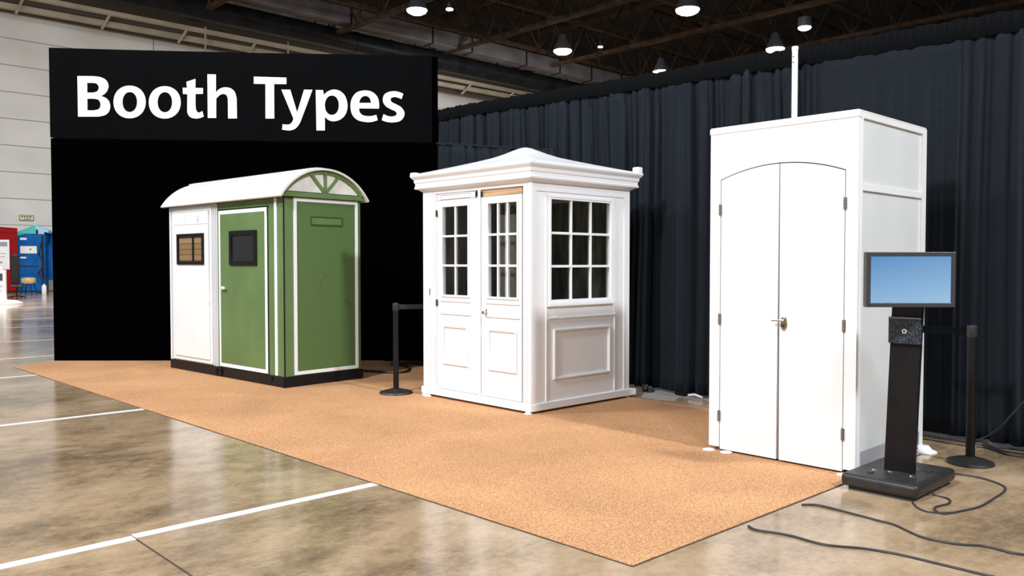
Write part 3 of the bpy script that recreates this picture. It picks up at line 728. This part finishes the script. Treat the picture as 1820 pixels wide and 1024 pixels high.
G().box(-.0805,-.0785,-.143,.053,1.062,1.066).build('keypad_edge', M['chrome'], kp)
G().lathe([(.001,0),(.015,0),(.015,.004),(.012,.007),(.001,.007)], n=24, axis='x').build('button', M['white'], kp, smooth=True)
o = [k for k in COL.objects if k.name.startswith('button')][-1]; o.rotation_euler = (0,0,math.pi); o.location = (-.078,-.047,.983)
G().box(-.0862,-.0852,-.053,-.041,.975,.990).build('button_mark', M['ink'], o)
o2 = [k for k in COL.objects if k.name.startswith('button_mark')][-1]; o2.parent = kp
for (x, y, s) in ((-.20,.10,1.3),(-.12,.115,.8),(-.09,.03,.7),(-.11,-.11,.8),(.08,-.14,1.2),(.10,-.05,.9)):
    b = G().cyl((x,y,.1),(x,y,.1+.012*s),.014*s,.012*s,14).cyl((x+.02*s,y-.012,.1),(x+.02*s,y-.012,.1+.006),.008,.008,10)
    b.build('bolt', M['chrome' if s < 1 else 'darkmetal'], ks, bevel=.002)
# monitor: faces the camera side, turned against the column
mc = dep(1617,497,4.98) - Vector((5.34,2.10,0))
def rot_part(g, name, material, parent, **k):
    ang = math.atan2(RT.y, RT.x); c, s = math.cos(ang), math.sin(ang)
    g.v = [(c*x-s*y+mc.x, s*x+c*y+mc.y, z+mc.z) for x, y, z in g.v]
    return g.build(name, material, parent, **k)
sc = 4.98/FPX; hw_, hh_ = 79*sc, 49*sc
mon = rot_part(G().ring(-hw_,hw_,-hh_,hh_,.026,-.018,.022,fy).box(-hw_+.004,hw_-.004,.004,.040,-hh_+.004,hh_-.004), 'monitor', mat('charcoal_bezel', (.035,.034,.04), .4), ks, bevel=.003)
rot_part(G().box(-hw_+.0262,hw_-.0262,-.012,-.006,-hh_+.0262,hh_-.0262), 'screen', M['screen'], mon)
rot_part(G().box(-.06,.06,.041,.075,-.09,.09), 'mount', M['black'], mon)
rot_part(G().cyl((-hw_+.014,-.019,-hh_+.014),(-hw_+.014,-.017,-hh_+.014),.004), 'power_button', M['black'], mon)
# vertical connection from column to mount
G().box(-.09,-.046,-.13,-.02,1.20,1.28).build('neck', M['black'], ks, bevel=.003)

# ---------------------------------------------------------------- cables
cable('cable', [(1330,935),(1345,942),(1400,951),(1465,968),(1535,975),(1600,986),(1680,1005),(1760,1024),(1840,1042)], .006, 'dark cable crossing the concrete from the near carpet edge to the bottom right')
cable('cable', [(1425,897),(1455,898),(1500,909),(1560,925),(1590,933),(1640,955),(1700,967),(1750,971),(1800,983),(1840,988)], .006, 'dark cable starting at the carpet edge beside the stand and leaving at the right')
cable('cable', [(1622,848,.10),(1640,862,.06),(1662,880,.0),(1686,887),(1686,895),(1664,901),(1662,907),(1676,913),(1700,910),(1740,901),(1765,887),(1786,872),(1780,862),(1745,850),(1706,843),(1690,842)], .006, 'black cable looping on the floor in front of the screen stand')
cable('cable', [(1622,893),(1630,902),(1650,910),(1680,911.5),(1690,911)], .005, 'short dark cable end at the near corner of the screen stand base')
P_ = []
for q_ in ((1735,783),(1755,775),(1780,757),(1800,735),(1830,703)):
    d_ = ray(*q_); P_.append(EYEV + d_*(6.78/d_.x))
tag(G().tube(spline(P_, 8), .006, 8).build('cable', M['cable'], smooth=True), 'dark grey cable rising along the curtain at the right edge', 'cable')
for i, (dy, lb) in enumerate(((0,'upper black cable running along the foot of the curtain at right'),(6,'middle black cable running along the foot of the curtain at right'),(11,'lower black cable running along the foot of the curtain at right'))):
    cable('cable', [(1728+4*i,783+dy),(1748,786+dy*.8),(1765,794+dy*.5),(1790,797+dy),(1825,802+dy),(1850,808+dy)], .007, lb)
# floor bits between the booths
c0 = onz(1145,697,0)
t = thing('caster_clamp', 'small black and silver caster on the floor right behind the glazed booth', 'caster', (c0.x+.02,c0.y,0), R(20))
G().cyl((-.02,0,.035),(.02,0,.035),.035,.035,24).build('wheel', M['black'], t, smooth=True, bevel=.006)
G().box(-.03,.03,-.03,.03,.068,.085).box(-.03,-.022,-.02,.02,.03,.07).box(.022,.03,-.02,.02,.03,.07).build('fork', M['chrome'], t, bevel=.003)
G().box(-.05,.05,-.09,-.038,.0,.03).build('clamp', M['rubber'], t, bevel=.006)
c1 = onz(1228,708,0)
t = thing('drape_ballast', 'low steel and black curtain base lying before the curtain between the white booths', 'base plate', (c1.x+.02,c1.y,0), R(-8))
G().box(-.06,.06,-.20,.20,0,.012).build('plate', M['plasticsheet'], t, bevel=.003)
G().box(-.05,.0,.06,.20,.012,.05).build('weight', M['black'], t, bevel=.008)
G().tube([(-.03,.02,.03),(-.02,-.06,.045),(-.03,-.16,.03)], .012, 8).build('strap', M['white'], t, smooth=True)
# plastic film on the concrete behind the carpet
f = [onz(*p) for p in ((1150,689),(1195,690),(1215,699),(1200,712),(1165,711),(1140,706))]
tag(G().prism([(p.x,p.y) for p in f], (.0,.003), lambda u, v, w: (u, v, w)).build('floor_film', M['plasticsheet']), 'grey plastic film on the floor between the two white booths', 'plastic film')
f = [onz(*p) for p in ((1640,773),(1710,784),(1740,790),(1738,794),(1706,789),(1640,779))]
yy = [(3.0,-.15),(2.6,-.15),(2.2,-.16)]
o = G().tube([Vector((curtx(a)+b-.02,a,.02)) for a, b in yy], .018, 12).build('floor_pipe', M['chrome'], smooth=True)
tag(o, 'silver pipe lying along the foot of the curtain right of the plain white booth', 'pipe')

# ---------------------------------------------------------------- far corner at left
def faraway(name, label, cat, px, py, rz=0): 
    p = onz(px, py, 0); return thing(name, label, cat, (p.x, p.y, 0), rz)
ANG = math.atan2(RT.y, RT.x)     # local x to the right, local y away
s_m = lambda py: EYE/(py-468)     # metres per pixel at a floor contact row
q = s_m(521)
t = faraway('red_booth', 'red display booth with a white poster at the far left edge', 'booth', -10, 521, ANG+R(34))
G().box(-.9,37*q,0,.45,.08,119*q-.3).build('body', M['red'], t, bevel=.02)
G().prism([(-.9,119*q-.3),(37*q,119*q-.3),(37*q,116*q),(-.3,119.5*q),(-.9,119.5*q)], (-.03,.48), fy).build('roof', M['red'], t)
G().box(-.85,36*q,.03,.42,0,.08).build('base', M['black'], t)
d = G().box(.0,24*q,-.03,-.001,42*q,95*q).build('poster', M['paper'], t)
G().box(.25,21*q,-.036,-.031,83*q,91*q).ring(.1,22*q,44*q,94*q,.0,-.032,-.031,fy).build('poster_picture', mat('grey_print', (.25,.26,.28), .6), d)
G().box(.15,19*q,-.036,-.031,70*q,71*q).box(.15,17*q,-.036,-.031,64*q,65*q).box(.15,13*q,-.036,-.031,53*q,56*q).build('poster_print', mat('brown_print', (.35,.22,.15), .6), d)
q = s_m(519.5)
t = faraway('portable_toilet', 'blue portable cabin with teal and pale blue roof beside the sign wall', 'portable cabin', 27, 519.5, ANG+R(22))
G().box(2*q,48*q,0,1.0,.05,104*q).build('body', M['blue'], t, bevel=.02)
G().prism([(-.05,104*q),(30*q,119*q),(34*q,119*q),(34*q,104*q)], (-.06,.7), fy).prism([(-.05,98*q),(-.05,104*q),(20*q,112*q),(24*q,106*q)], (-.04,-.0,), fy).build('teal_roof', M['teal'], t)
G().prism([(30*q,119*q),(34*q,119.5*q),(54*q,111*q),(54*q,106*q),(34*q,112*q)], (-.05,1.0), fy).build('pale_roof', M['sky'], t)
G().box(9*q,35*q,-.04,-.001,69*q,82*q).build('notice', M['paper'], t)
G().box(9*q,19*q,-.03,-.001,93*q,97*q).build('sticker', M['paper'], t); G().box(9*q,18*q,-.03,-.001,60*q,63*q).build('sticker', M['paper'], t)
G().box(8*q,37*q,-.05,-.001,46*q,47.5*q).build('handle_bar', M['steel'], t)
G().box(24*q,26*q,-.045,-.0405,75*q,78*q).build('notice_mark', M['ink'], t)
q = s_m(518)
t = faraway('portable_toilet', 'second blue portable cabin, half hidden by the sign wall edge', 'portable cabin', 82, 517.5, ANG+R(28))
G().box(0,1.4,0,1.2,.05,101*q).build('body', M['blue'], t, bevel=.02)
G().box(-.04,1.44,-.04,1.2,101*q,106*q).build('roof', M['blue'], t, bevel=.02)
G().box(.1,.5,-.02,-.001,.05,.55).build('base_block', mat('grey_green_block', (.22,.24,.2), .7), t)
q = s_m(521)
t = faraway('hose_post', 'dark post with hanging hoses between the two blue cabins', 'post', 77, 521, ANG)
G().cyl((0,0,0),(0,0,102*q),.05,.05,12).build('post', M['black'], t); G().cyl((0,0,0),(0,0,.05),.25,.2,16).build('base', M['black'], t)
G().tube([(0,-.06,90*q),(-.12,-.1,70*q),(.1,-.1,50*q),(-.15,-.1,35*q),(.1,-.1,20*q)], .05, 8).build('hose', M['rubber'], t, smooth=True)
q = s_m(522)
t = faraway('gas_bottle', 'white cylinder bottle standing in front of the blue cabins', 'bottle', 78.5, 522.5, ANG)
G().lathe([(.09,0),(.10,.02),(.10,.34),(.07,.40),(.03,.42),(.03,.46)], n=20).build('body', M['paper'], t, smooth=True)
G().cyl((0,0,.46),(0,0,.52),.035,.03,12).build('valve', M['blue'], t)
q = s_m(524)
t = faraway('stool', 'wooden stool with woven straw seat before the blue cabin', 'stool', 51, 524, ANG)
G().lathe([(.26,20*q),(.28,21*q),(.30,26*q),(.27,30*q),(.1,31*q)], n=24).build('seat', M['straw'], t, smooth=True)
for a in (-1, 1):
    for b_ in (-1, 1): G().cyl((a*.16,b_*.14,20*q),(a*.26,b_*.2,0),.022,.018,10).build('leg', M['black'], t)
q = s_m(535)
t = faraway('office_chair', 'black swivel chair on casters beside the red booth', 'chair', 30, 532, ANG+R(30))
G().cyl((0,0,.12),(0,0,.46),.03,.03,12).build('stem', M['black'], t)
G().box(-.22,.22,-.22,.22,.46,.54).build('seat', M['black'], t, bevel=.03)
G().box(-.20,.10,.18,.25,.6,1.75).build('backrest', M['black'], t, bevel=.06, smooth=True)
for k in range(5):
    a = 2*math.pi*k/5+.3; G().tube([(0,0,.14),(.3*math.cos(a),.3*math.sin(a),.09)], .02, 8).build('foot_arm', M['black'], t)
    G().cyl((.3*math.cos(a)-.015,.3*math.sin(a),.04),(.3*math.cos(a)+.015,.3*math.sin(a),.04),.04,.04,14).build('caster', M['black'], t)
q = s_m(541)
t = faraway('sign_stand', 'small white sign stand with round foot at the left edge', 'sign stand', 4, 541, ANG)
G().lathe([(.62,0),(.62,.05),(.45,.12),(.1,.16)], n=36).build('foot', M['paper'], t, smooth=True)
d = G().box(-.5,.14,-.05,.05,.14,61*q).build('panel', M['paper'], t, bevel=.02)
G().box(-.35,.06,-.056,-.051,42*q,55*q).build('picture', M['ink'], d)
G().box(-.35,.06,-.056,-.051,30*q,34*q).box(-.35,.04,-.056,-.051,23*q,26*q).build('print', mat('grey_lettering', (.5,.5,.5), .6), d)
G().lathe([(.02,0),(.08,.0),(.09,.06),(.02,.12)], (-.06,0,61*q), n=16).build('knob', M['paper'], d, smooth=True)
# illuminated plate on the hall wall
pc = ony(47,387,WY-.05)
t = thing('wall_sign', 'small yellowed rectangular sign on the hall wall above the blue cabins', 'sign', tuple(pc))
G().box(-.33,.33,-.03,.045,-.14,.14).build('plate', M['exit'], t, bevel=.01)
G().ring(-.33,.33,-.14,.14,.02,-.045,-.03,fy).build('rim', M['steel'], t)
g = G()
for (a, b, c, d_) in ((-.24,-.16,.02,.08),(-.12,-.04,.02,.08),(0,.08,.02,.08),(.12,.22,.02,.08),(-.12,.2,-.08,-.05)): g.box(a,b,-.036,-.0305,c,d_)
g.build('markings', M['steel'], t)

# ---------------------------------------------------------------- high wall rails, ducts
def line3(pxa, ya, pxb, yb): return ony(*pxa, ya), ony(*pxb, yb)
def beam(name, a, b, w, h, m, lab, cat, parts=None):
    a, b = Vector(a), Vector(b); d = (b-a); Ln = d.length; d.normalize()
    side = Vector((-d.y, d.x, 0)).normalized(); upv = d.cross(side)*-1
    if upv.z < 0: upv = -upv
    vs = []
    for p in (a, b):
        for s_, t_ in ((-1,-1),(1,-1),(1,1),(-1,1)): vs.append(p-a+side*(s_*w/2)+upv*(t_*h/2))
    o = G().add(vs, [(0,1,2,3),(4,5,6,7),(0,1,5,4),(1,2,6,5),(2,3,7,6),(3,0,4,7)]).build(name, m, loc=a)
    return tag(o, lab, cat)
a, b = line3((-60,-2),46.6,(1010,190),44.5)
beam('wall_rail', a, b, .3, .26, M['cream'], 'lower cream steel rail high on the hall wall', 'rail')
a, b = line3((-60,-26),45.6,(1010,181),43.5)
r2 = beam('wall_rail', a, b, .3, .20, M['cream'], 'upper cream steel rail carried on brackets just under the black duct', 'rail')
for k in range(9):
    u = .06+k*.1; p = a.lerp(b, u); G().tube([p+Vector((0,0,-.05))-a, p+Vector((-.12,.9,-.62))-a], .07, 8).build('bracket', M['cream'], r2)
a, b = line3((-60,-34),47.6,(1010,177),46.0)
beam('recess_strip', a, b, .1, 2.3, M['recess_shade'], 'added brown strip painted as the dark recess between the two cream rails', 'recess_shade')  # added strip, its brown stands in for the dark recess behind the rails
a, b = line3((-80,-80),45.0,(1180,196),40.5)
# black round duct with bands
d = b-a; t = thing('round_duct', 'black round air duct running along the top of the hall wall', 'duct', tuple(a))
G().tube([Vector((0,0,0)), d], .60, 32).build('pipe', M['duct_black'], t, smooth=True)
for u in (.42,.47,.545,.70,.76,.82,.90):
    c = d*u; G().tube([c, c+d.normalized()*.18], .63, 32).build('band', M['duct_black'], t, smooth=True)
a, b = line3((300,-45),43.2,(1180,166),39.0)
t = thing('square_duct', 'dull silver square duct above the black round duct', 'duct', tuple(a)); d = b-a; dn = d.normalized(); side = Vector((-dn.y,dn.x,0)).normalized()
vs = [p+side*s_+Vector((0,0,z_)) for p in (Vector((0,0,0)), d) for s_, z_ in ((-.5,-.46),(.5,-.46),(.5,.46),(-.5,.46))]
G().add(vs, [(0,1,2,3),(4,5,6,7),(0,1,5,4),(1,2,6,5),(2,3,7,6),(3,0,4,7)]).build('duct_body', M['duct_silver'], t, bevel=.04)
for u in (.27,.42,.5,.62,.70,.78,.86,.93):
    c = d*u; vs = [c+dn*w_+side*s_+Vector((0,0,z_)) for w_ in (0,.10) for s_, z_ in ((-.53,-.49),(.53,-.49),(.53,.49),(-.53,.49))]
    G().add(vs, [(0,1,2,3),(4,5,6,7),(0,1,5,4),(1,2,6,5),(2,3,7,6),(3,0,4,7)]).build('duct_joint', M['duct_black'], t)
# thin white drop pipe in front of the wall above the sign
a = ony(365,48,45.0); b_ = ony(365,140,45.0)
o = G().tube([Vector((0,0,0)), b_-a], .05, 8).build('drop_pipe', M['cream'], r2, loc=a-r2.location)
a = ony(512,74,44.8); b_ = ony(512,140,44.8)
o = G().tube([Vector((0,0,0)), b_-a], .05, 8).build('drop_pipe', M['cream'], r2, loc=a-r2.location)

# ---------------------------------------------------------------- roof trusses
def truss(p0, p1, z0, z1, step, label, heavy=.16):
    p0, p1 = Vector((*p0, 0)), Vector((*p1, 0)); d = p1-p0; Ln = d.length; d.normalize()
    t = thing('roof_truss', label, 'roof truss', (p0.x, p0.y, z0), 0, 'brown steel roof trusses'); ang = math.atan2(d.y, d.x); t.rotation_euler = (0,0,ang)
    h = z1-z0
    G().box(0,Ln,-heavy,-heavy*.25,-.10,.10).box(0,Ln,heavy*.25,heavy,-.10,.10).box(0,Ln,-heavy*.25,heavy*.25,-.02,.02).build('bottom_chord', M['steel'], t)
    G().box(0,Ln,-heavy,heavy,h-.12,h+.10).build('top_chord', M['steel'], t)
    g = G(); n = int(Ln/step)
    for i in range(n):
        x = i*Ln/n; w = Ln/n
        g.cyl((x,0,.08),(x+w/2,0,h-.1),.06,.06,6).cyl((x+w/2,0,h-.1),(x+w,0,.08),.06,.06,6)
        if i % 2: g.cyl((x,0,.08),(x,0,h-.1),.045,.045,6)
    g.build('web', M['steel'], t)
k = 0
ord_ = ['first','second','third','fourth','fifth','sixth','seventh','eighth','ninth']
for i, x in enumerate((19,26.5,34,41.5,49,57,66)):
    truss((x,4),(x,46), 14.9, 17.2, 2.6, 'brown steel roof truss running toward the sign side wall, %s from the camera' % ord_[i], .17)
for i, y in enumerate((9,15,21,27,33,39)):
    truss((12,y),(82,y), 15.4, 17.6, 3.0, 'brown steel roof truss crossing from left to right, %s counted from the curtain' % ord_[i], .13)
# loose braces and conduits between the trusses
rnd = random.Random(11); g = G()
braces = []
for i in range(26):
    x, y = rnd.uniform(20,66), rnd.uniform(8,33); a = rnd.uniform(0,3.14); Ln = rnd.uniform(4,10)
    braces.append(G().cyl((0,0,0),(Ln*math.cos(a),Ln*math.sin(a)*.5,rnd.uniform(0,1.0)),.05,.05,6).build('ceiling_conduit', M['steel'], loc=(x,y,rnd.uniform(15.4,16.6))))
for b_ in braces: tag(b_, 'thin brown conduit strung between the dark roof trusses', 'conduit', 'conduits between the roof trusses')
a = onz(1302,112,13.2); a2 = onz(1353,64,15.0)
tag(G().tube([Vector((0,0,0)), a2-a], .015, 6).build('stay_wire', M['steel'], loc=a), 'pale slanting stay wire above the curtain left of the white pole', 'wire')

# ---------------------------------------------------------------- pendant lamps
def lamp(px, py, wpx, label, z=14.0, flat=False):
    p = onz(px, py, z); dist = (p-EYEV).dot(F3); r = .5*wpx/FPX*dist
    t = thing('pendant_lamp', label, 'ceiling lamp', tuple(p), 0, 'round high bay lamps under the dark ceiling')
    if flat: prof = [(r*.95,.02),(r,.06),(r*.98,.75*r*2),(r*.6,.8*r*2)]
    else: prof = [(r,0),(r*.97,r*.18),(r*.72,r*.75),(r*.5,r*1.1),(r*.42,r*1.5),(r*.25,r*1.75)]
    G().lathe(prof, n=32).build('shade', M['lampshade'], t, smooth=True)
    G().lathe([(r*.96,.01),(r*.96,-.04),(r*.88,-r*.2),(r*.6,-r*.36),(.01,-r*.42)], n=32).build('lens', M['lampglow'], t, smooth=True)
    G().cyl((0,0,r*1.7),(0,0,17.9-z),.04,.04,8).build('rod', M['darkmetal'], t)
    return t
lamp(741,18,37,'high bay lamp hanging above the right end of the sign wall')
lamp(1222,17,43,'largest high bay lamp, at the top edge above the curtain')
lamp(1000,90,33,'high bay lamp with bright ribs, left of centre over the silver duct end')
lamp(1174,127,27,'high bay lamp just above the curtain top, left of the stay wire')
lamp(1378,87,33,'high bay lamp just above the curtain, left of the white pole')
lamp(1430,49,23,'small drum shaped lamp above and right of the white pole', flat=True)
lamp(799,16,13,'small dim spotlight beside the lamp over the sign wall', z=14.3)
lamp(1067,83,8,'tiny distant lamp glowing between the roof trusses', z=14.5)

# ---------------------------------------------------------------- light
w = bpy.data.worlds.new('world'); S.world = w; w.use_nodes = True
w.node_tree.nodes['Background'].inputs[0].default_value = (.88,.94,1,1); w.node_tree.nodes['Background'].inputs[1].default_value = .23
def area(loc, tgt, size, power, col=(.97,.985,1), spread=180):
    d = bpy.data.lights.new('hall_light', 'AREA'); d.shape = 'DISK'; d.size = size; d.energy = power; d.color = col; d.spread = R(spread)
    o = bpy.data.objects.new('hall_light', d); COL.objects.link(o); o.location = loc
    o.rotation_euler = (Vector(tgt)-Vector(loc)).to_track_quat('-Z','Y').to_euler(); return o
# rows of high bays behind, beside and above the stand
area((-9,3,11.5), (5,5,1), 2.0, 1500)
area((-5,12,12.5), (4,9,1), 2.0, 700)
area((4.9,-8.5,11.5), (5.6,5,0), 1.0, 1250)
area((-1,-4,12.5), (4,4,0), 1.5, 350)
area((-8,22,11), (-6,23,0), 3.0, 1000)
area((7,30,10), (9,36,0), 3.0, 1500)
area((32,33,11), (36,40,0), 3.0, 1500)

vs_ = S.view_settings; S.view_settings.view_transform = 'Standard'; vs_.look = 'None'; vs_.gamma = 1; vs_.exposure = .74; vs_.use_curve_mapping = False
